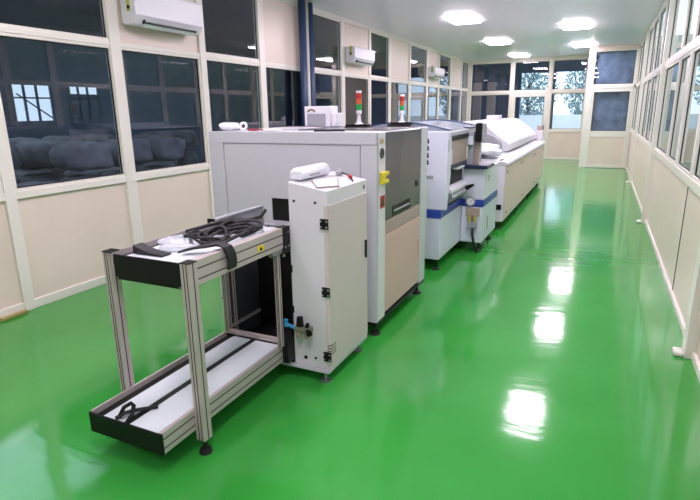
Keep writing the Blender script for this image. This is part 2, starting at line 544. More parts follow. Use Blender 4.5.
for (tx, ty, s_, lab) in ((-3.9, 32.0, 1.0, 'leafy tree outdoors seen through the glazed door at the far end'),
                          (-0.9, 34.5, 1.0, 'leafy tree outdoors seen through the window right of the far door')):
    t = thing('tree', (tx, ty, -0.12), lab, 'tree', 'trees beyond the far windows')
    tr = MB().tube([(tx, ty, -0.12), (tx + 0.05, ty, 1.2), (tx - 0.08, ty, 2.2), (tx, ty, 3.4)], 0.10)
    for a in range(5):
        th = a * 1.25
        tr.tube([(tx, ty, 1.7 + 0.2 * a), (tx + 0.5 * math.cos(th), ty + 0.5 * math.sin(th), 2.2 + 0.2 * a), (tx + 1.0 * math.cos(th), ty + 1.0 * math.sin(th), 2.6 + 0.25 * a)], 0.035)
    tr.build('trunk', 'bark', t, 0, True)
    lf = MB()
    for q in range(2600):
        a = random.uniform(0, 2 * PI); r = 1.6 * s_ * math.sqrt(random.random()); z = random.uniform(1.1, 5.0)
        r *= math.sin(min(1, max(0.15, (z - 0.6) / 3.4)) * PI / 1.3)
        c = Vector((tx + r * math.cos(a), ty + r * math.sin(a), z))
        e = Euler((random.uniform(-1.2, 1.2), random.uniform(-1.2, 1.2), random.uniform(0, 6.3))).to_matrix()
        l = random.uniform(0.07, 0.15)
        lf.add([c + e @ Vector(p) for p in ((-l, 0, 0), (0, -l * .45, 0.02), (l, 0, 0), (0, l * .45, 0.02))], [(0, 1, 2, 3)])
    lf.build('foliage', 'leaf', t)

# ---- ceiling lights
GL = 'recessed white ceiling lights'
def ceiling_light(x, y, label):
    t = thing('ceiling_light', (x, y, ZC - 0.02), label, 'light', GL)
    w, l = 0.275, 0.49
    B(x - w + 0.01, x + w - 0.01, y - l + 0.01, y + l - 0.01, ZC - 0.012, ZC).build('light_base', 'white', t)
    c = 0.07
    oc = [(x - w + c, y - l), (x + w - c, y - l), (x + w, y - l + c), (x + w, y + l - c), (x + w - c, y + l), (x - w + c, y + l), (x - w, y + l - c), (x - w, y - l + c)]
    MB().prism('z', oc, ZC - 0.034, ZC - 0.013).build('diffuser', 'lamp', t, 0.006)
ceiling_light(-2.68, 10.93, 'glowing rectangular ceiling light, nearest in the left row of the view')
ceiling_light(-2.72, 14.95, 'glowing rectangular ceiling light, middle one of the left row')
ceiling_light(-2.72, 18.9, 'glowing rectangular ceiling light, last of the left row by the far windows')
ceiling_light(-0.72, 12.95, 'glowing rectangular ceiling light, nearer of the two above the aisle')
ceiling_light(-0.72, 16.8, 'glowing rectangular ceiling light, further of the two above the aisle')
for x, y in ((-2.7, 6.9), (-2.7, 2.9), (-2.7, -1.1), (-0.76, 8.85), (-0.76, 4.85), (-0.76, 0.85)):
    ceiling_light(x, y, 'ceiling light overhead outside the photo, known from its glare on the floor and panels')
for o in list(COL.objects):
    pass

# ---- air conditioners
GA = 'wall air conditioners on the left wall'
def aircon(y0, y1, z0, z1, label, xo=-4.43):
    yc = (y0 + y1) / 2
    t = thing('air_conditioner', (XL, yc, z0), label, 'air conditioner', GA)
    x0 = XL + 0.025
    MB().prism('y', [(x0, z0 + 0.02), (x0, z1), (xo - 0.01, z1), (xo, z1 - 0.03), (xo, z0 + 0.09), (xo - 0.06, z0), (x0 + 0.03, z0)], y0, y1).build('body', 'white', t, 0.008)
    B(xo - 0.075, xo - 0.005, y0 + 0.12, y1 - 0.12, z0 + 0.012, z0 + 0.05).build('air_outlet', 'black', t)
    fl = MB().prism('y', [(xo - 0.055, z0 - 0.012), (xo + 0.006, z0 + 0.055), (xo + 0.012, z0 + 0.049), (xo - 0.049, z0 - 0.018)], y0 + 0.13, y1 - 0.13)
    fl.build('louver', 'white', t)
    lb = MB().box(xo - 0.115, xo - 0.065, y0 - 0.003, y0 + 0.001, z0 + 0.12, z0 + 0.30).build('energy_label', mat('label_green', (190, 196, 96), 0.5), t)
    MB().cyl((xo - 0.09, y0 - 0.002, z0 + 0.16), (xo - 0.09, y0 - 0.006, z0 + 0.16), 0.02).build('label_dot', 'black', lb)
aircon(4.31, 5.34, 2.65, 3.0, 'large white split air conditioner, nearest of three on the left wall')
aircon(9.68, 10.68, 2.66, 2.95, 'white split air conditioner between the blue pipe and the far one, middle of three')
aircon(15.1, 16.1, 2.66, 2.93, 'small looking white split air conditioner, furthest along the left wall')

# ---- pipes
tag(MB().cyl((-4.52, 7.86, 0), (-4.52, 7.86, ZC), 0.06, n=20).build('pipe', 'navy', None, 0, True), 'dark blue vertical pipe on the left wall, nearer of the pair', 'pipe')
tag(MB().cyl((-4.54, 8.03, 0), (-4.54, 8.03, ZC), 0.035, n=20).build('pipe', 'palepipe', None, 0, True), 'pale grey vertical pipe just behind the dark blue pipe', 'pipe')
tag(MB().cyl((-4.54, 8.16, 0), (-4.54, 8.16, ZC), 0.05, n=20).build('pipe', 'navy', None, 0, True), 'slim blue vertical pipe on the far side of the pale pipe', 'pipe')

# brass bar at the foot of the left wall
t = tag(B(-4.63, -4.58, 2.56, 2.80, 0.0, 0.035).build('floor_bracket', 'gold', None, 0.008), 'short brass coloured bar lying at the foot of the left wall', 'bracket')

# ================================================================== PRINTER MACHINE
PX0, PX1, PY0, PY1, PZ0, PZ1 = -3.0, -1.47, 3.58, 4.83, 0.12, 1.6
p = thing('printing_machine', (-2.235, 4.2, 0), 'large grey white box machine with smoked side window and yellow latch, behind the slim cabinet', 'machine')
MB().box(PX0, PX1 - 0.03, PY0 + 0.02, PY1, PZ0, PZ1 - 0.004).build('body', 'greypaint', p, 0.01)
fp = MB()
fp.box(PX0, PX1, PY0, PY0 + 0.02, 1.51, PZ1).box(PX0, -2.86, PY0, PY0 + 0.02, PZ0, 1.51).box(-1.6, PX1, PY0, PY0 + 0.02, PZ0, 1.51)
fp.build('front_frame', 'greypaint', p, 0.004)
pn = MB()
y0, y1 = PY0 + 0.004, PY0 + 0.022
pn.box(-2.855, -1.605, y0, y1, 1.07, 1.505).box(-2.855, -1.605, y0, y1, 0.2, 0.87).box(-2.855, -2.405, y0, y1, 0.87, 1.07).box(-2.0, -1.605, y0, y1, 0.87, 1.07)
pn.build('front_panel', 'greypaint', p, 0.003)
B(-2.41, -1.99, PY0 + 0.012, PY0 + 0.03, 0.865, 1.075).build('board_opening', 'black', p)
B(-2.405, -2.0, PY0 - 0.16, PY0 + 0.01, 0.865, 0.885).build('board_shelf', 'grey', p, 0.003)
# right side: posts, window, sill strip, lower door
B(PX1 - 0.05, PX1, PY0 + 0.021, 3.755, PZ0, PZ1).build('corner_post', 'whitepaint', p, 0.006)
B(PX1 - 0.05, PX1, 4.65, PY1, PZ0, PZ1).build('corner_post', 'greypaint', p, 0.006)
wd = MB().prism('x', [(3.765, 0.91), (4.64, 0.915), (4.64, 1.592), (3.765, 1.592)], PX1 - 0.045, PX1 - 0.006)
wd = wd.build('window_cover', 'smoke', p, 0.006)
B(PX1 - 0.01, PX1 - 0.003, 3.92, 4.36, 0.925, 1.005).build('grip_recess', 'black', wd, 0.002)
B(PX1 - 0.008, PX1 + 0.004, 3.95, 4.33, 0.955, 0.968).build('grip_bar', 'grey', wd, 0.002)
B(PX1 - 0.008, PX1 + 0.0, 4.50, 4.56, 1.09, 1.14).build('window_catch', 'black', wd, 0.003)
B(PX1 - 0.045, PX1 - 0.004, 3.76, 4.645, 0.80, 0.905).build('window_sill', 'tan', p, 0.004)
dr = B(PX1 - 0.045, PX1 - 0.002, 3.76, 4.645, 0.15, 0.795).build('lower_door', 'paneltint', p, 0.004)
B(PX1 - 0.004, PX1 + 0.008, 4.60, 4.635, 0.40, 0.585).build('door_handle', 'paneltint', dr, 0.004)
B(PX0, PX1, PY0, PY1, PZ0 - 0.02, PZ0 - 0.001).build('base_frame', 'blackm', p)
# latch: a C shaped yellow clip
c_ = []
for (yy, zz) in ((3.635, 1.215), (3.765, 1.215), (3.765, 1.245), (3.70, 1.245), (3.70, 1.275), (3.765, 1.275), (3.765, 1.305), (3.65, 1.31), (3.635, 1.295)):
    c_.append((yy, zz))
lt = MB().prism('x', c_, PX1 + 0.001, PX1 + 0.03).build('yellow_latch', 'yellow', p, 0.008)
lt['label'] = 'bright yellow C shaped latch'
B(PX1 + 0.001, PX1 + 0.02, 3.705, 3.755, 1.247, 1.273).build('latch_bolt', 'brown', lt, 0.003)
em = MB().cyl((PX1 - 0.001, 3.675, 1.445), (PX1 + 0.003, 3.675, 1.445), 0.042, n=24).build('emblem', 'grey', p)
MB().torus((PX1 + 0.003, 3.675, 1.445), (1, 0, 0), 0.032, 0.006).prism('x', [(3.66, 1.43), (3.69, 1.43), (3.675, 1.465)], PX1 + 0.002, PX1 + 0.006).build('emblem_mark', 'blackm', em)
B(PX1, PX1 + 0.003, 3.645, 3.705, 1.515, 1.55).build('rating_plate', 'gold', p)
wl_ = B(PX1, PX1 + 0.003, 3.645, 3.735, 1.03, 1.125).build('warning_label', 'red', p)
MB().prism('x', [(3.66, 1.05), (3.72, 1.05), (3.69, 1.11)], PX1 + 0.003, PX1 + 0.005).build('warning_mark', 'blackm', wl_)
B(-2.35, PX1 - 0.06, 3.95, 4.72, PZ1 - 0.003, PZ1 + 0.004).build('top_window', 'smoke', p, 0.002)
B(PX0 + 0.15, -2.45, 4.0, 4.7, PZ1 - 0.003, PZ1 + 0.006).build('top_hatch', 'greypaint', p, 0.003)
def foot(x, y, parent, zt, r=0.035):
    MB().cyl((x, y, 0), (x, y, 0.02), r, r * 0.8).cyl((x, y, 0.02), (x, y, zt), r * 0.33).build('foot', 'rubber', parent, 0, False)
for x, y in ((PX1 - 0.04, PY0 + 0.06), (PX1 - 0.04, PY1 - 0.12), (PX0 + 0.06, PY0 + 0.06), (PX0 + 0.06, PY1 - 0.12)):
    foot(x, y, p, PZ0 - 0.02, 0.045)
def signal_tower(x, y, z, parent, k=1.0):
    t = MB().box(x - 0.13, x + 0.1, y - 0.03, y + 0.05, z - 0.05, z - 0.028).build('tower_bracket', 'black', parent, 0.003)
    b = MB().cyl((x, y, z - 0.03), (x, y, z - 0.015), 0.04, 0.035).cyl((x, y, z - 0.015), (x, y, z + 0.07), 0.022, 0.012)
    b.build('tower_foot', 'white', t, 0, False)
    zz = z + 0.062
    for nm, m_, h in (('tower_collar', 'white', 0.035), ('green_lens', 'green', 0.055), ('amber_lens', 'amber', 0.045), ('red_lens', 'red', 0.052), ('tower_cap', 'white', 0.022)):
        MB().cyl((x, y, zz), (x, y, zz + h), 0.026, n=20).build(nm, m_, t, 0.003)
        zz += h
# the bracket stands on a riser on the machine's top
B(-2.2, -1.95, 4.55, 4.66, PZ1 + 0.003, 1.612).build('tower_riser', 'blackm', p)
signal_tower(-2.07, 4.6, 1.66, p)

# things lying on the printing machine
bn = thing('wrapped_bundle', (-2.87, 3.72, 1.6), 'small crumpled white wrapped bundle at the left edge of the grey machine top', 'bundle')
MB().lump((-2.885, 3.72, 1.6365), (0.085, 0.055, 0.032), 0.55, 0.05, 24, 0.1, 3).build('wrapping', 'wrap', bn, 0, True)
tag(MB().torus((-2.765, 3.75, 1.638), (0.25, -1, 0.2), 0.027, 0.011).build('tape_roll', 'white', None, 0, True), 'small white ring of tape standing beside the wrapped bundle', 'tape')
tag(MB().box(-2.70, -2.62, 3.72, 3.76, 1.6, 1.618).cyl((-2.62, 3.74, 1.609), (-2.56, 3.74, 1.609), 0.006).build('hand_tool', mat('dull_red', (150, 52, 70), 0.4), None, 0.004), 'small red handled tool lying on the grey machine top', 'tool')
tag(B(-2.56, -2.42, 3.74, 3.82, 1.606, 1.615).build('paper_slip', 'paper'), 'flat white slip of paper on the machine top left of the desktop box', 'paper')
dv = thing('desktop_printer', (-2.48, 4.6, 1.606), 'white desktop box with brown arch mark on the back of the grey machine top', 'device')
B(-2.655, -2.375, 4.60, 4.78, 1.607, 1.80).build('body', 'white', dv, 0.008)
B(-2.62, -2.42, 4.588, 4.60, 1.615, 1.73).build('front_panel', 'grey', dv, 0.004)
ar = [(-2.575 + 0.045 * math.cos(a), 1.745 + 0.03 * math.sin(a)) for a in [PI * i / 8 for i in range(9)]]
ar += [(-2.575 + 0.028 * math.cos(a), 1.745 + 0.015 * math.sin(a)) for a in [PI * (8 - i) / 8 for i in range(9)]]
MB().prism('y', ar, 4.594, 4.601).build('arch_mark', 'brown', dv)
B(-2.374, -2.315, 4.62, 4.76, 1.607, 1.735).build('side_unit', 'white', dv, 0.008)
tl = MB().tube([(-2.03, 3.66, 1.607), (-1.93, 3.70, 1.607), (-1.86, 3.70, 1.609), (-1.80, 3.73, 1.607)], 0.008).box(-1.95, -1.87, 3.74, 3.78, 1.6, 1.612)
tag(tl.build('clamp', 'black', None, 0, False), 'slim black clamp lying on the front of the grey machine top', 'tool')

# ================================================================== LOADER
L = thing('board_loader', (-1.9, 2.5, 0), 'magazine loader with slim tall cabinet and two aluminium conveyors, nearest machine', 'machine')
CX0, CX1, CY0, CY1 = -1.735, -1.465, 2.77, 3.38
zt = lambda x: 1.333 + (x - CX0) * (1.285 - 1.333) / (CX1 - CX0)
r_ = 0.02
corner = [(CX0, CY0), (CX1 - r_, CY0), (CX1 - r_ * .3, CY0 + r_ * .3), (CX1, CY0 + r_), (CX1, CY1), (CX0, CY1)]
cb = MB()
bot = [(x, y, 0.105) for x, y in corner]; top = [(x, y, zt(x)) for x, y in corner]
n = len(corner)
cb.add(bot + top, [tuple(range(n)), tuple(range(2 * n - 1, n - 1, -1))] + [(i, n + i, n + (i + 1) % n, (i + 1) % n) for i in range(n)])
cb.build('cabinet', 'whitepaint', L, 0.004)
# door wraps the right front corner
e = 0.006
dp = [(-1.478, CY0 - e), (CX1 - r_, CY0 - e), (CX1 - r_ * .3 + e * .7, CY0 + r_ * .3 - e * .7), (CX1 + e, CY0 + r_), (CX1 + e, CY1 - 0.01), (CX1 - 0.002, CY1 - 0.01), (CX1 - 0.002, CY0 + r_), (CX1 - r_ * .3 - 0.002, CY0 + r_ * .3 + 0.002), (CX1 - r_, CY0 + 0.002), (-1.478, CY0 + 0.002)]
dr = MB().prism('z', dp, 0.125, 1.196).build('cabinet_door', 'doortint', L)
B(CX1 + e - 0.001, CX1 + e + 0.012, 3.325, 3.345, 0.73, 0.86).build('door_handle', 'black', dr, 0.004)
for z in (0.215, 0.235, 0.255, 0.275):
    MB().prism('z', [(-1.477, CY0 - e - 0.002), (CX1 - r_ * .3 + e * .7, CY0 + r_ * .3 - e * .7 - 0.003), (CX1 + e + 0.002, CY0 + r_), (CX1 + e + 0.002, CY0 + 0.07), (CX1, CY0 + 0.07), (CX1, CY0 + r_), (-1.477, CY0)], z - 0.003, z + 0.003).build('vent_slot', 'groove', dr)
B(CX1 - 0.002, CX1 + 0.003, CY1 - 0.06, CY1 - 0.045, 1.225, 1.255).build('lid_catch', 'black', L)
for z in (1.085, 0.645, 0.20):
    h = B(-1.508, -1.452, CY0 - 0.018, CY0 - 0.005, z - 0.032, z + 0.032).build('hinge', 'black', L, 0.003)
    for sx in (-0.02, 0.02):
        for sz in (-0.018, 0.018):
            MB().cyl((-1.48 + sx, CY0 - 0.0185, z + sz), (-1.48 + sx, CY0 - 0.021, z + sz), 0.006, n=10).build('screw', 'grey', h)
for x, z in ((-1.695, 1.214), (-1.545, 1.211)):
    MB().cyl((x, CY0 - 0.003, z), (x, CY0 + 0.001, z), 0.009).build('screw', 'groove', L)
for x, z in ((-1.649, 0.161), (-1.573, 0.169)):
    MB().cyl((x, CY0 - 0.003, z), (x, CY0 + 0.001, z), 0.013 if x < -1.6 else 0.009).build('cable_hole', 'black', L)
for z in (0.77, 0.49):
    B(CX0 - 0.003, CX0 + 0.010, CY0 - 0.003, CY0 + 0.001, z - 0.025, z + 0.025).build('side_catch', 'black', L)
B(-2.30, CX1, 2.745, 3.38, 0.082, 0.104).build('base_plate', 'greypaint', L, 0.004)
for x, y in ((-1.52, 2.80), (-1.52, 3.30), (-2.2, 3.30)):
    MB().cyl((x, y, 0), (x, y, 0.012), 0.04).cyl((x, y, 0.012), (x, y, 0.083), 0.012).build('foot', 'steel', L)

def groove_rail(name, x0, x1, y0, y1, z0, z1, lines, faces, parent):
    """aluminium profile along Y with dark T-slots"""
    b = MB().box(x0, x1, y0, y1, z0, z1)
    b.use(1)
    for z in lines:
        if 'r' in faces:
            b.box(x1 - 0.004, x1 + 0.0008, y0 + 0.0, y1, z - 0.0035, z + 0.0035)
        if 'l' in faces:
            b.box(x0 - 0.0008, x0 + 0.004, y0, y1, z - 0.0035, z + 0.0035)
    return b.build(name, ['alu', 'groove'], parent)
def post_profile(name, x0, x1, y0, y1, z0, z1, parent):
    b = MB().box(x0, x1, y0, y1, z0, z1)
    b.use(1)
    for k in (0.36, 0.7):
        xc = x0 + (x1 - x0) * k
        b.box(xc - 0.003, xc + 0.003, y0 - 0.0008, y0 + 0.004, z0, z1)
    for k in (0.5,):
        yc = y0 + (y1 - y0) * k
        b.box(x1 - 0.004, x1 + 0.0008, yc - 0.0035, yc + 0.0035, z0, z1)
        b.box(x0 - 0.0008, x0 + 0.004, yc - 0.0035, yc + 0.0035, z0, z1)
    return b.build(name, ['alu', 'groove'], parent)
# upper conveyor
groove_rail('upper_rail', -1.785, -1.738, 1.892, 2.80, 0.925, 1.052, (0.955, 1.01), 'r', L)
groove_rail('upper_rail', -2.275, -2.262, 1.912, 2.72, 0.925, 1.052, (0.955, 1.01), 'l', L)
B(-2.195, -1.79, 1.862, 2.77, 1.015, 1.033).build('table_plate', 'plate', L)
B(-2.261, -2.197, 1.862, 2.77, 0.99, 1.02).build('belt_slot', 'black', L)
B(-2.24, -1.79, 1.865, 2.75, 0.93, 0.985).build('table_underside', 'blackm', L)
B(-2.243, -1.778, 1.848, 1.861, 0.912, 1.046).build('end_panel', 'black', L, 0.002)
for x in (-2.225, -1.80, -1.785):
    MB().cyl((x, 1.8485, 0.922), (x, 1.844, 0.922), 0.005, n=10).build('screw', 'steel', L)
post_profile('leg', -1.777, -1.722, 1.833, 1.892, 0.085, 1.052, L)
post_profile('leg', -2.318, -2.262, 1.85, 1.91, 0.085, 1.05, L) if False else post_profile('leg', -2.322, -2.277, 1.85, 1.91, 0.085, 1.05, L)
B(-1.779, -1.72, 1.831, 1.894, 1.052, 1.057).build('leg_cap', 'black', L)
B(-2.324, -2.262, 1.848, 1.912, 1.05, 1.055).build('leg_cap', 'black', L)
B(-2.2765, -2.262, 1.862, 1.911, 0.93, 1.05).build('leg_bracket', 'alu', L)
for x, y in ((-1.75, 1.862), (-2.30, 1.88)):
    MB().cyl((x, y, 0), (x, y, 0.022), 0.036, 0.03).cyl((x, y, 0.022), (x, y, 0.088), 0.012).build('foot', 'rubber', L)
B(-1.785, -1.733, 2.69, 2.768, 0.885, 1.056).build('mounting_bracket', 'black', L, 0.004)
bt = MB()
for y, z in ((2.71, 0.93), (2.745, 0.93), (2.745, 1.02)):
    bt.cyl((-1.733, y, z), (-1.728, y, z), 0.008, n=10)
bt.build('bracket_bolt', 'steel', L)
yt = B(-1.738, -1.735, 2.42, 2.48, 0.965, 1.0).build('warning_label', 'yellow', L)
MB().prism('x', [(2.43, 0.972), (2.465, 0.972), (2.448, 0.993)], -1.736, -1.7335).build('warning_mark', 'black', yt)
# cylinder under the rail
MB().cyl((-1.76, 2.58, 0.905), (-1.76, 2.72, 0.905), 0.018).cyl((-1.76, 2.72, 0.905), (-1.755, 2.72, 0.86), 0.01).build('air_cylinder', 'steel', L)
# elevator shaft
def slot_post(x0, x1, y0, y1, z0, z1):
    post_profile('shaft_post', x0, x1, y0, y1, z0, z1, L)
slot_post(-1.785, -1.755, 2.645, 2.675, 0.262, 0.924)
slot_post(-2.275, -2.24, 2.724, 2.76, 0.262, 1.05)
slot_post(-2.32, -2.285, 2.85, 2.885, 0.105, 1.05)
B(-2.275, -1.765, 2.725, 2.76, 0.245, 0.272).build('shaft_sill', 'alu', L, 0.002)
sp = B(-2.297, -2.289, 2.76, 3.36, 0.105, 0.90).build('side_panel', 'smoke', L)
B(-2.289, -2.27, 2.765, 3.16, 0.255, 0.272).build('shaft_rail', 'alu', L)
B(-2.285, -1.74, 3.17, 3.19, 0.105, 0.88).build('back_panel', 'black', L)
B(-2.285, -1.74, 2.765, 3.165, 0.106, 0.15).build('shaft_floor', 'blackm', L)
B(-1.752, -1.737, 2.77, 3.17, 0.15, 0.9).build('inner_panel', 'black', L)
gp = MB().prism('x', [(2.70, 0.965), (3.27, 0.905), (3.27, 1.065), (2.70, 1.053)], -2.285, -2.277)
gp.box(-2.32, -2.27, 2.70, 3.27, 1.053, 1.066)
gp.build('guard_plate', 'grey', L, 0.001)
B(-2.325, -2.268, 2.69, 2.70, 1.035, 1.07).build('guard_cap', 'black', L)
# lower conveyor
groove_rail('lower_rail', -1.803, -1.779, 1.612, 2.72, 0.142, 0.256, (0.172, 0.222), 'r', L)
groove_rail('lower_rail', -2.274, -2.262, 1.612, 2.72, 0.142, 0.258, (0.172, 0.222), 'l', L)
B(-2.20, -2.06, 1.613, 2.72, 0.222, 0.236).build('conveyor_plate', 'plate', L)
B(-2.015, -1.805, 1.613, 2.72, 0.222, 0.236).build('conveyor_plate', 'plate', L)
B(-2.261, -2.202, 1.613, 2.72, 0.205, 0.226).build('belt_slot', 'black', L)
B(-2.058, -2.017, 1.613, 2.72, 0.205, 0.233).build('belt', 'rubber', L)
B(-2.261, -1.804, 1.62, 2.72, 0.15, 0.204).build('conveyor_tray', 'blackm', L)
B(-2.276, -1.775, 1.60, 1.612, 0.142, 0.253).build('end_panel', 'black', L, 0.002)
for x in (-2.24, -1.82, -1.79):
    MB().cyl((x, 1.62, 0.133), (x, 1.62, 0.151), 0.008, n=10).build('screw', 'steel', L)
B(-1.80, -1.737, 2.69, 2.80, 0.13, 0.30).build('mounting_bracket', 'blackm', L, 0.004)
# air regulator on the cabinet front
y = CY0 - 0.035
rg = MB().box(-1.70, -1.585, y - 0.02, CY0 - 0.001, 0.355, 0.395).build('air_regulator', mat('regulator_body', (120, 124, 104), 0.45), L, 0.006)
MB().cyl((-1.665, y, 0.395), (-1.665, y, 0.46), 0.026, 0.02).build('regulator_knob', 'black', rg, 0.004)
MB().cyl((-1.60, y - 0.01, 0.375), (-1.575, y - 0.035, 0.365), 0.02).cyl((-1.615, y, 0.39), (-1.60, y - 0.01, 0.425), 0.012).build('gauge', 'black', rg, 0.002)
MB().cyl((-1.675, y, 0.355), (-1.675, y, 0.31), 0.022, 0.018).cyl((-1.62, y, 0.357), (-1.62, y, 0.315), 0.018, 0.014).build('filter_bowl', 'tan', rg, 0.003)
MB().cyl((-1.70, y, 0.375), (-1.775, y - 0.01, 0.40), 0.012).cyl((-1.765, y - 0.01, 0.38), (-1.765, y - 0.01, 0.43), 0.014).build('air_fitting', 'cyan', rg)

# ---- things on the cabinet
hs = thing('wrapped_device', (-1.70, 3.04, 1.33), 'long white handheld device in clear wrap on top of the slim cabinet', 'device')
bx_ = MB()
prof = [(-1.76, 1.347), (-1.753, 1.389), (-1.725, 1.412), (-1.685, 1.405), (-1.665, 1.375), (-1.67, 1.337)]
ysx = (2.815, 2.84, 3.20, 3.24)
rows = []
for i, yy in enumerate(ysx):
    s_ = 0.75 if i in (0, 3) else 1.0
    rows.append([(-1.71 + (px - -1.71) * s_, yy, 1.335 + (pz - 1.335) * s_ + (0.0 if s_ == 1 else 0.003)) for px, pz in prof])
k = len(prof)
bx_.add([v for r in rows for v in r], [tuple(range(k)), tuple(range(4 * k - 1, 3 * k - 1, -1))] + [(r * k + i, r * k + (i + 1) % k, (r + 1) * k + (i + 1) % k, (r + 1) * k + i) for r in range(3) for i in range(k)])
bx_.build('body', 'wrap', hs, 0.006)
B(-1.672, -1.664, 2.93, 3.06, 1.352, 1.362).build('print_line', 'grey', hs)
cm = MB().lump((-1.63, 3.28, 1.337), (0.026, 0.03, 0.021), 0.9, 0.05, 16, 0, 4).lump((-1.645, 3.31, 1.35), (0.016, 0.018, 0.012), 0.9, 0.05, 12, 0, 5)
tag(cm.build('plug', 'grey', None, 0, True), 'lumpy grey plug at the back of the slim cabinet top', 'plug')
zc = lambda x: zt(x) + 0.0015
cw = thing('cable', (-1.54, 3.28, zt(-1.54)), 'short dark cable with orange red connector on the slim cabinet top', 'cable')
MB().tube([(-1.604, 3.28, 1.334), (-1.585, 3.29, 1.329), (-1.56, 3.295, zt(-1.56) + 0.012), (-1.535, 3.27, zt(-1.535) + 0.009), (-1.485, 3.19, zt(-1.485) + 0.007)], 0.005).build('lead', 'blackm', cw, 0, True)
MB().cyl((-1.565, 3.30, zt(-1.565) + 0.015), (-1.53, 3.26, zt(-1.53) + 0.014), 0.012).build('connector', 'red', cw, 0.002)
pa = MB()
def onlid(x, y, h): return (x, y, zt(x) + h)
pts = [(-1.645, 2.92), (-1.535, 2.785), (-1.475, 2.96), (-1.585, 3.16)]
pa.add([onlid(x, y, 0.002) for x, y in pts] + [onlid(x, y, 0.008) for x, y in pts], [(0, 1, 2, 3), (7, 6, 5, 4), (0, 4, 5, 1), (1, 5, 6, 2), (2, 6, 7, 3), (3, 7, 4, 0)])
bk = thing('booklet', (-1.57, 2.95, zt(-1.57)), 'white booklet with dark edges lying on the front of the slim cabinet top', 'booklet')
pa.build('pages', 'paper', bk)
sd = MB()
for a_, b_ in ((0, 1), (1, 2), (2, 3)):
    sd.tube([onlid(*pts[a_], 0.0065), onlid(*pts[b_], 0.0065)], 0.0055, 6)
sd.build('dark_edge', 'grey' if False else 'tan', bk)

# ---- cables, bag, adapter, strap on the upper conveyor
ZT = 1.033
cbl = MB()
rn = random.Random(11)
def loop(cx, cy, a, b, rot, z, turns, r, j=0.02, pts=40):
    P_ = []
    for i in range(int(pts * turns) + 1):
        th = 2 * PI * i / pts
        k = 1 + j * math.sin(2.3 * th + cx * 30)
        x = a * k * math.cos(th); y = b * k * math.sin(th)
        P_.append((cx + x * math.cos(rot) - y * math.sin(rot), cy + x * math.sin(rot) + y * math.cos(rot), max(ZT + r + 0.001, z + 0.018 * math.sin(1.7 * th + cy * 9) + 0.003 * i / pts)))
    cbl.tube(P_, r, 7)
loop(-2.0, 2.45, 0.095, 0.20, 0.15, ZT + 0.018, 2.6, 0.009, 0.1)
loop(-2.02, 2.34, 0.11, 0.14, 0.5, ZT + 0.026, 2.2, 0.008, 0.12)
loop(-1.95, 2.56, 0.10, 0.12, -0.4, ZT + 0.036, 2.0, 0.009, 0.12)
loop(-2.06, 2.62, 0.09, 0.10, 0.3, ZT + 0.03, 2.3, 0.011, 0.1)
loop(-1.93, 2.42, 0.08, 0.22, 0.1, ZT + 0.014, 1.4, 0.010, 0.08)
loop(-2.03, 2.64, 0.055, 0.05, 0.2, ZT + 0.04, 2.0, 0.012, 0.1)
cbl.tube([(-2.20, 2.35, ZT + 0.03), (-2.15, 2.50, ZT + 0.045), (-2.08, 2.62, ZT + 0.06), (-2.0, 2.70, ZT + 0.05), (-1.93, 2.74, ZT + 0.07), (-1.90, 2.76, ZT + 0.115)], 0.012, 8)
cbl.tube([(-2.21, 2.22, ZT + 0.02), (-2.14, 2.32, ZT + 0.02), (-2.08, 2.36, ZT + 0.03), (-1.98, 2.30, ZT + 0.02), (-1.90, 2.20, ZT + 0.016)], 0.011, 8)
tag(cbl.build('cable_bundle', 'rubber', None, 0, True), 'tangled coil of black cables on the upper conveyor', 'cables')
ad = MB().prism('y', [(-2.19, ZT + 0.002), (-1.985, ZT + 0.002), (-1.985, ZT + 0.012), (-2.07, ZT + 0.018), (-2.13, ZT + 0.03), (-2.185, ZT + 0.05)], 1.93, 2.0)
tag(ad.build('adapter', 'rubber', None, 0.006), 'black wedge shaped block on the near end of the upper conveyor', 'adapter')
bg = MB().lump((-2.03, 2.075, ZT + 0.021), (0.085, 0.06, 0.016), 0.8, 0.08, 28, 0.4, 8).lump((-2.10, 2.13, ZT + 0.032), (0.055, 0.085, 0.026), 0.8, 0.09, 28, 0.2, 9)
tag(bg.build('plastic_bag', M['bag'], None, 0, True), 'crumpled clear plastic bag between black block and cables on the upper conveyor', 'bag')
# strap folded over the rail
st = []
pathc = [(-1.93, 2.02, ZT + 0.02), (-1.87, 2.07, ZT + 0.035), (-1.81, 2.10, 1.075), (-1.765, 2.13, 1.083), (-1.735, 2.145, 1.067), (-1.722, 2.155, 1.03), (-1.718, 2.16, 0.985), (-1.72, 2.155, 0.945)]
vs = []; fs = []
for i, (x, y, z) in enumerate(pathc):
    w = 0.035
    nrm = Vector((0, 0, 0.006)) if i < 4 else Vector((0.006, 0, 0.001))
    for d in (-w, w):
        vs.append(Vector((x, y + d, z)) - nrm); vs.append(Vector((x, y + d, z)) + nrm)
for i in range(len(pathc) - 1):
    a = i * 4; b = a + 4
    fs += [(a, a + 2, b + 2, b), (a + 1, b + 1, b + 3, a + 3), (a, b, b + 1, a + 1), (a + 2, a + 3, b + 3, b + 2)]
fs += [(0, 1, 3, 2), (len(vs) - 4, len(vs) - 2, len(vs) - 1, len(vs) - 3)]
tag(MB().add(vs, fs).build('strap', 'rubber', None, 0.002), 'wide black strap hanging over the side rail of the upper conveyor', 'strap')
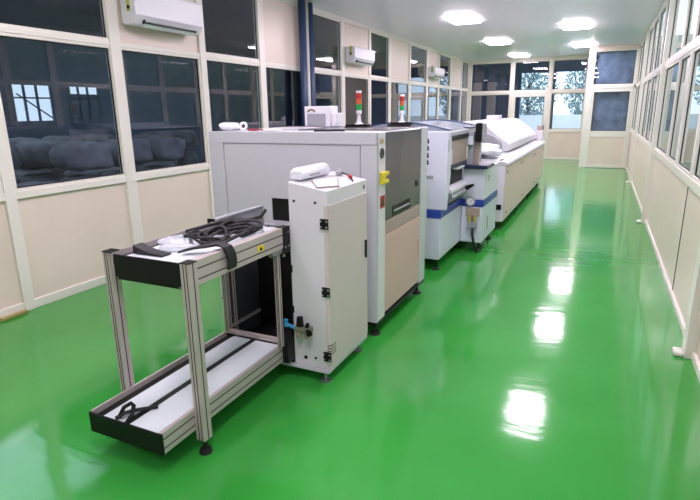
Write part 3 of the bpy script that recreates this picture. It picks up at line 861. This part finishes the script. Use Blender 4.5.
# strap with buckle on the lower conveyor
ls = thing('buckled_strap', (-2.05, 1.68, 0.237), 'black strap with buckle at the near end of the lower conveyor', 'strap')
MB().tube([(-2.11, 1.625, 0.246), (-2.085, 1.665, 0.262), (-2.06, 1.72, 0.255), (-2.04, 1.76, 0.245), (-1.995, 1.80, 0.244)], 0.017, 8, 0.35).build('webbing', 'rubber', ls, 0, True)
MB().tube([(-2.10, 1.64, 0.245), (-2.105, 1.68, 0.28), (-2.085, 1.71, 0.293), (-2.055, 1.70, 0.29), (-2.03, 1.66, 0.265), (-2.03, 1.63, 0.245)], 0.011, 8).build('buckle', 'black', ls, 0, True)

# ================================================================== PLACEMENT MACHINE
m = thing('placement_machine', (-2.2, 6.5, 0), 'white machine with blue stripe, side console and monitor, between grey machine and oven', 'machine')
MB().box(-2.9, -1.512, 5.5, 7.5, 0.13, 0.60).build('base_cabinet', 'bluewhite', m, 0.01)
B(-2.904, -1.505, 5.495, 7.5, 0.602, 0.69).build('blue_stripe', 'blue', m, 0.003)
# upper end cover and body
MB().prism('x', [(5.5, 0.692), (5.56, 0.692), (5.66, 1.05), (5.66, 1.46), (5.62, 1.525), (5.5, 1.535)], -2.9, -1.452).build('end_cover', 'bluewhite', m, 0.012)
MB().box(-2.9, -1.70, 5.67, 7.5, 0.692, 1.52).build('upper_body', 'greypaint', m, 0.01)
B(-2.9, -1.46, 5.665, 7.3, 1.475, 1.525).build('roof', 'greypaint', m, 0.008)
B(-1.70, -1.46, 6.47, 7.3, 1.055, 1.474).build('rear_column', 'grey', m, 0.006)
hd = MB().prism('y', [(-1.50, 1.16), (-1.466, 1.16), (-1.46, 1.46), (-1.50, 1.46)], 5.665, 6.46).build('hood_window', 'tan', m, 0.004)
for yy in (5.69, 6.42):
    B(-1.463, -1.452, yy - 0.012, yy + 0.012, 1.175, 1.33).build('hood_grip', 'white', hd, 0.003)
B(-1.50, -1.452, 5.662, 6.465, 1.425, 1.475).build('hood_rail', 'blackm', m, 0.004)
B(-1.69, -1.52, 5.665, 6.465, 0.692, 1.2).build('interior', 'black', m)
B(-1.66, -1.462, 5.69, 6.45, 1.13, 1.158).build('interior_rail', 'darkblue', m, 0.004)
B(-1.56, -1.45, 6.0, 6.3, 1.085, 1.11).build('interior_head', 'white', m, 0.006)
MB().prism('y', [(-1.66, 0.90), (-1.44, 0.85), (-1.44, 0.89), (-1.66, 0.965)], 5.68, 6.44).build('feeder_shelf', 'white', m, 0.004)
MB().prism('y', [(-1.60, 0.72), (-1.47, 0.74), (-1.43, 0.80), (-1.47, 0.855), (-1.60, 0.88)], 5.72, 6.44).build('feeder_tray', 'grey', m, 0.006)
MB().prism('y', [(-1.50, 0.80), (-1.42, 0.80), (-1.34, 0.86), (-1.36, 0.88), (-1.5, 0.84)], 6.36, 6.40).build('feeder_lever', 'blackm', m, 0.003)
# vertical row of four black letter blocks on the end cover and a printed box
lg = MB()
for i in range(4):
    z = 1.18 + i * 0.075
    lg.box(-1.688, -1.66, 5.4965, 5.4995, z, z + 0.05)
    lg.box(-1.66, -1.652, 5.4965, 5.4995, z + 0.012, z + 0.02)
lg.build('lettering', 'blackm', m)
B(-1.688, -1.60, 5.4965, 5.4995, 1.03, 1.065).build('printed_plate', 'grey', m)
B(-1.683, -1.67, 5.496, 5.4995, 1.037, 1.058).build('plate_text', 'blackm', m)
B(-1.462, -1.45, 5.52, 5.56, 1.32, 1.44).build('side_switch', 'grey', m, 0.003)
B(-1.68, -1.665, 5.48, 5.4995, 0.16, 0.95).build('edge_cable', 'palepipe', m)
# arched translucent lid on the roof
arc = [(-1.5 - 1.15 * i / 12, 1.53 + 0.085 * math.sin(PI * i / 12)) for i in range(13)]
MB().prism('y', arc, 5.75, 7.25).build('roof_dome', mat('tinted_dome', (150, 160, 178), 0.15), m)
for yy in (5.74, 7.2):
    bs = MB()
    bs.prism('y', [(x, z + 0.012) for x, z in arc] + [(x, z) for x, z in reversed(arc)], yy, yy + 0.06)
    bs.build('dome_band', 'navy', m)
B(-1.60, -1.46, 6.55, 7.2, 1.526, 1.545).build('roof_edge', 'darkblue', m, 0.003)
B(-2.2, -1.95, 5.66, 5.74, 1.53, 1.60).build('tower_riser', 'blackm', m)
signal_tower(-2.04, 5.70, 1.652, m)
# console
B(-1.508, -1.24, 6.46, 7.4, 0.13, 0.585).build('console_base', 'bluewhite', m, 0.008)
B(-1.504, -1.234, 6.454, 7.4, 0.587, 0.672).build('blue_stripe', 'blue', m, 0.003)
B(-1.502, -1.24, 6.46, 7.4, 0.674, 1.05).build('console_top', 'bluewhite', m, 0.008)
B(-1.49, -1.20, 6.40, 6.85, 1.055, 1.10).build('keyboard_tray', 'darkblue', m, 0.008)
ga = MB().cyl((-1.391, 6.452, 0.650), (-1.391, 6.43, 0.650), 0.058, n=28).build('pressure_gauge', 'grey', m, 0.004)
MB().cyl((-1.391, 6.4305, 0.650), (-1.391, 6.427, 0.650), 0.044, n=28).build('gauge_face', 'white', ga)
MB().tube([(-1.391, 6.426, 0.650), (-1.37, 6.426, 0.675)], 0.003, 6).build('gauge_needle', 'red', ga)
B(-1.447, -1.276, 6.435, 6.459, 0.475, 0.572).build('valve_block', 'tan', m, 0.004)
MB().cyl((-1.39, 6.43, 0.475), (-1.39, 6.43, 0.40), 0.028).cyl((-1.33, 6.43, 0.475), (-1.33, 6.43, 0.40), 0.024).build('brass_fitting', 'gold', m, 0.003)
B(-1.42, -1.30, 6.41, 6.459, 0.32, 0.40).build('air_socket', 'grey', m, 0.006)
MB().tube([(-1.345, 6.40, 0.33), (-1.34, 6.385, 0.25), (-1.32, 6.38, 0.15), (-1.305, 6.39, 0.05), (-1.29, 6.43, 0.018), (-1.29, 6.7, 0.016)], 0.016).build('air_hose', 'rubber', m, 0, True)
B(-1.238, -1.232, 6.75, 6.78, 0.25, 0.42).build('console_handle', 'tan', m, 0.002)
B(-1.2415, -1.236, 6.72, 6.76, 0.88, 0.95).build('console_catch', 'tan', m, 0.001)
# monitor on post
B(-1.47, -1.40, 6.50, 6.60, 1.083, 1.50).build('monitor_post', 'grey', m, 0.008)
B(-1.385, -1.335, 6.52, 6.58, 1.083, 1.40).build('monitor_post', 'tan', m, 0.008)
mo = MB().prism('z', [(-1.375, 6.455), (-1.295, 6.445), (-1.335, 6.72), (-1.41, 6.72)], 1.37, 1.595).build('monitor', 'black', m, 0.015)
MB().prism('z', [(-1.294, 6.44), (-1.255, 6.44), (-1.295, 6.725), (-1.334, 6.725)], 1.37, 1.59).build('monitor_bezel', 'grey', mo, 0.008)
B(-1.42, -1.34, 6.53, 6.58, 1.44, 1.49).build('monitor_arm', 'blue', m, 0.004)
MB().cyl((-1.44, 6.48, 1.34), (-1.44, 6.48, 1.44), 0.04).build('beacon', 'bluewhite', m, 0.006)
for x, y in ((-1.56, 5.56), (-2.8, 5.56), (-1.30, 6.6), (-1.30, 7.25), (-2.8, 7.3)):
    foot(x, y, m, 0.13, 0.045)
B(-2.85, -1.6, 5.6, 7.3, 0.09, 0.13).build('base_frame', 'blackm', m)

# ================================================================== OVEN
o = thing('reflow_oven', (-2.05, 10.6, 0), 'long white oven machine with sloped hood, furthest along the line', 'machine')
OX1 = -1.22
B(-2.9, OX1, 7.9, 13.4, 0.12, 0.95).build('cabinet', 'whitepaint', o, 0.01)
sp_ = [7.92, 9.7, 11.5, 13.38]
for a, b in zip(sp_, sp_[1:]):
    q = B(OX1 + 0.001, OX1 + 0.01, a + 0.006, b - 0.006, 0.15, 0.93).build('side_panel', 'oventint', o, 0.003)
    for (yy, zz) in ((a + 0.08, 0.85), (b - 0.2, 0.85), (a + 0.2, 0.24)):
        MB().cyl((OX1 + 0.008, yy, zz), (OX1 + 0.016, yy, zz), 0.016, n=12).build('panel_lock', 'black', q)
MB().prism('y', [(-2.9, 0.952), (OX1 + 0.03, 0.952), (OX1 + 0.03, 0.975), (OX1 + 0.01, 1.0), (-1.40, 1.03), (-2.9, 1.03)], 7.9, 13.42).build('deck', 'hoodpaint', o, 0.006)
B(-1.34, -1.30, 8.0, 8.25, 1.0, 1.022).build('deck_latch', 'black', o, 0.004)
hp = [(-2.9, 1.04), (-2.9, 1.2), (-2.6, 1.50), (-2.5, 1.525), (-1.97, 1.535), (-1.88, 1.52), (-1.44, 1.19), (-1.42, 1.17), (-1.42, 1.055), (-1.5, 1.04)]
MB().prism('y', hp, 9.4, 13.7).build('hood', 'hoodpaint', o, 0.008)
B(-1.421, -1.414, 9.42, 13.68, 1.05, 1.06).build('hood_seam', 'groove', o)
# entry tunnel
ap = [(-1.80 + 0.26 * math.cos(a), 1.13 + 0.22 * math.sin(a)) for a in [PI * i / 14 for i in range(15)]]
MB().prism('y', ap + [(-2.06, 1.031), (-1.54, 1.031)], 9.18, 9.399).build('entry_tunnel', 'grey', o, 0.004)
B(-2.3, -1.6, 7.9, 9.15, 1.031, 1.06).build('entry_conveyor', 'grey', o, 0.004)
B(-1.45, -1.28, 13.45, 13.75, 0.12, 1.25).build('exit_post', 'whitepaint', o, 0.01)
B(-1.42, -1.31, 13.5, 13.6, 1.25, 1.36).build('exit_switch', 'tan', o, 0.01)
B(OX1 - 0.01, OX1 + 0.012, 7.905, 8.03, 0.17, 0.25) and B(-1.36, -1.25, 7.892, 7.9, 0.30, 0.38).build('vent_grille', 'black', o, 0.002)
for x in (-1.30, -2.8):
    for y in (8.0, 9.8, 11.6, 13.2):
        foot(x, y, o, 0.12, 0.045)
B(-2.85, -1.32, 8.0, 13.3, 0.06, 0.119).build('base_frame', 'blackm', o)
wb = MB().lump((-1.60, 8.35, 1.155), (0.20, 0.34, 0.085), 0.75, 0.05, 28, 0.1, 21).lump((-1.48, 8.2, 1.125), (0.14, 0.2, 0.055), 0.75, 0.06, 24, 0.4, 22)
tag(wb.build('wrapped_bundle', 'wrap', None, 0, True), 'bulky white plastic wrapped bundle on the oven entry beside the monitor', 'bundle')
tag(B(-2.25, -1.98, 11.6, 11.85, 1.538, 1.63).build('carton', 'white', None, 0.006), 'small white carton on top of the oven hood', 'carton')

# ================================================================== LIGHT, CAMERA
w = bpy.data.worlds.new('World')
SC.world = w
w.use_nodes = True
bgn = w.node_tree.nodes['Background']
bgn.inputs['Color'].default_value = (0.80, 0.90, 1.0, 1)
bgn.inputs['Strength'].default_value = 2.4

cam = bpy.data.cameras.new('Camera')
co = bpy.data.objects.new('Camera', cam)
COL.objects.link(co)
yaw, pitch, roll, F = 0.44257338, -0.25920257, -0.01276397, 523.584
f = Vector((-math.sin(yaw) * math.cos(pitch), math.cos(yaw) * math.cos(pitch), math.sin(pitch)))
r = Vector((math.cos(yaw), math.sin(yaw), 0))
u = r.cross(f)
r2 = math.cos(roll) * r + math.sin(roll) * u
u2 = -math.sin(roll) * r + math.cos(roll) * u
mw = Matrix((( r2.x, u2.x, -f.x, 0), (r2.y, u2.y, -f.y, 0), (r2.z, u2.z, -f.z, 1.75), (0, 0, 0, 1)))
co.matrix_world = mw
cam.sensor_width = 36
cam.lens = F / 700 * 36
cam.clip_start = 0.02
SC.camera = co
vs_ = SC.view_settings
vs_.view_transform = 'Standard'
vs_.look = 'None'
vs_.exposure = 0.22
vs_.gamma = 1.0
vs_.use_curve_mapping = False
SC.cycles.use_denoising = True
SC.cycles.max_bounces = 8
SC.cycles.transparent_max_bounces = 16
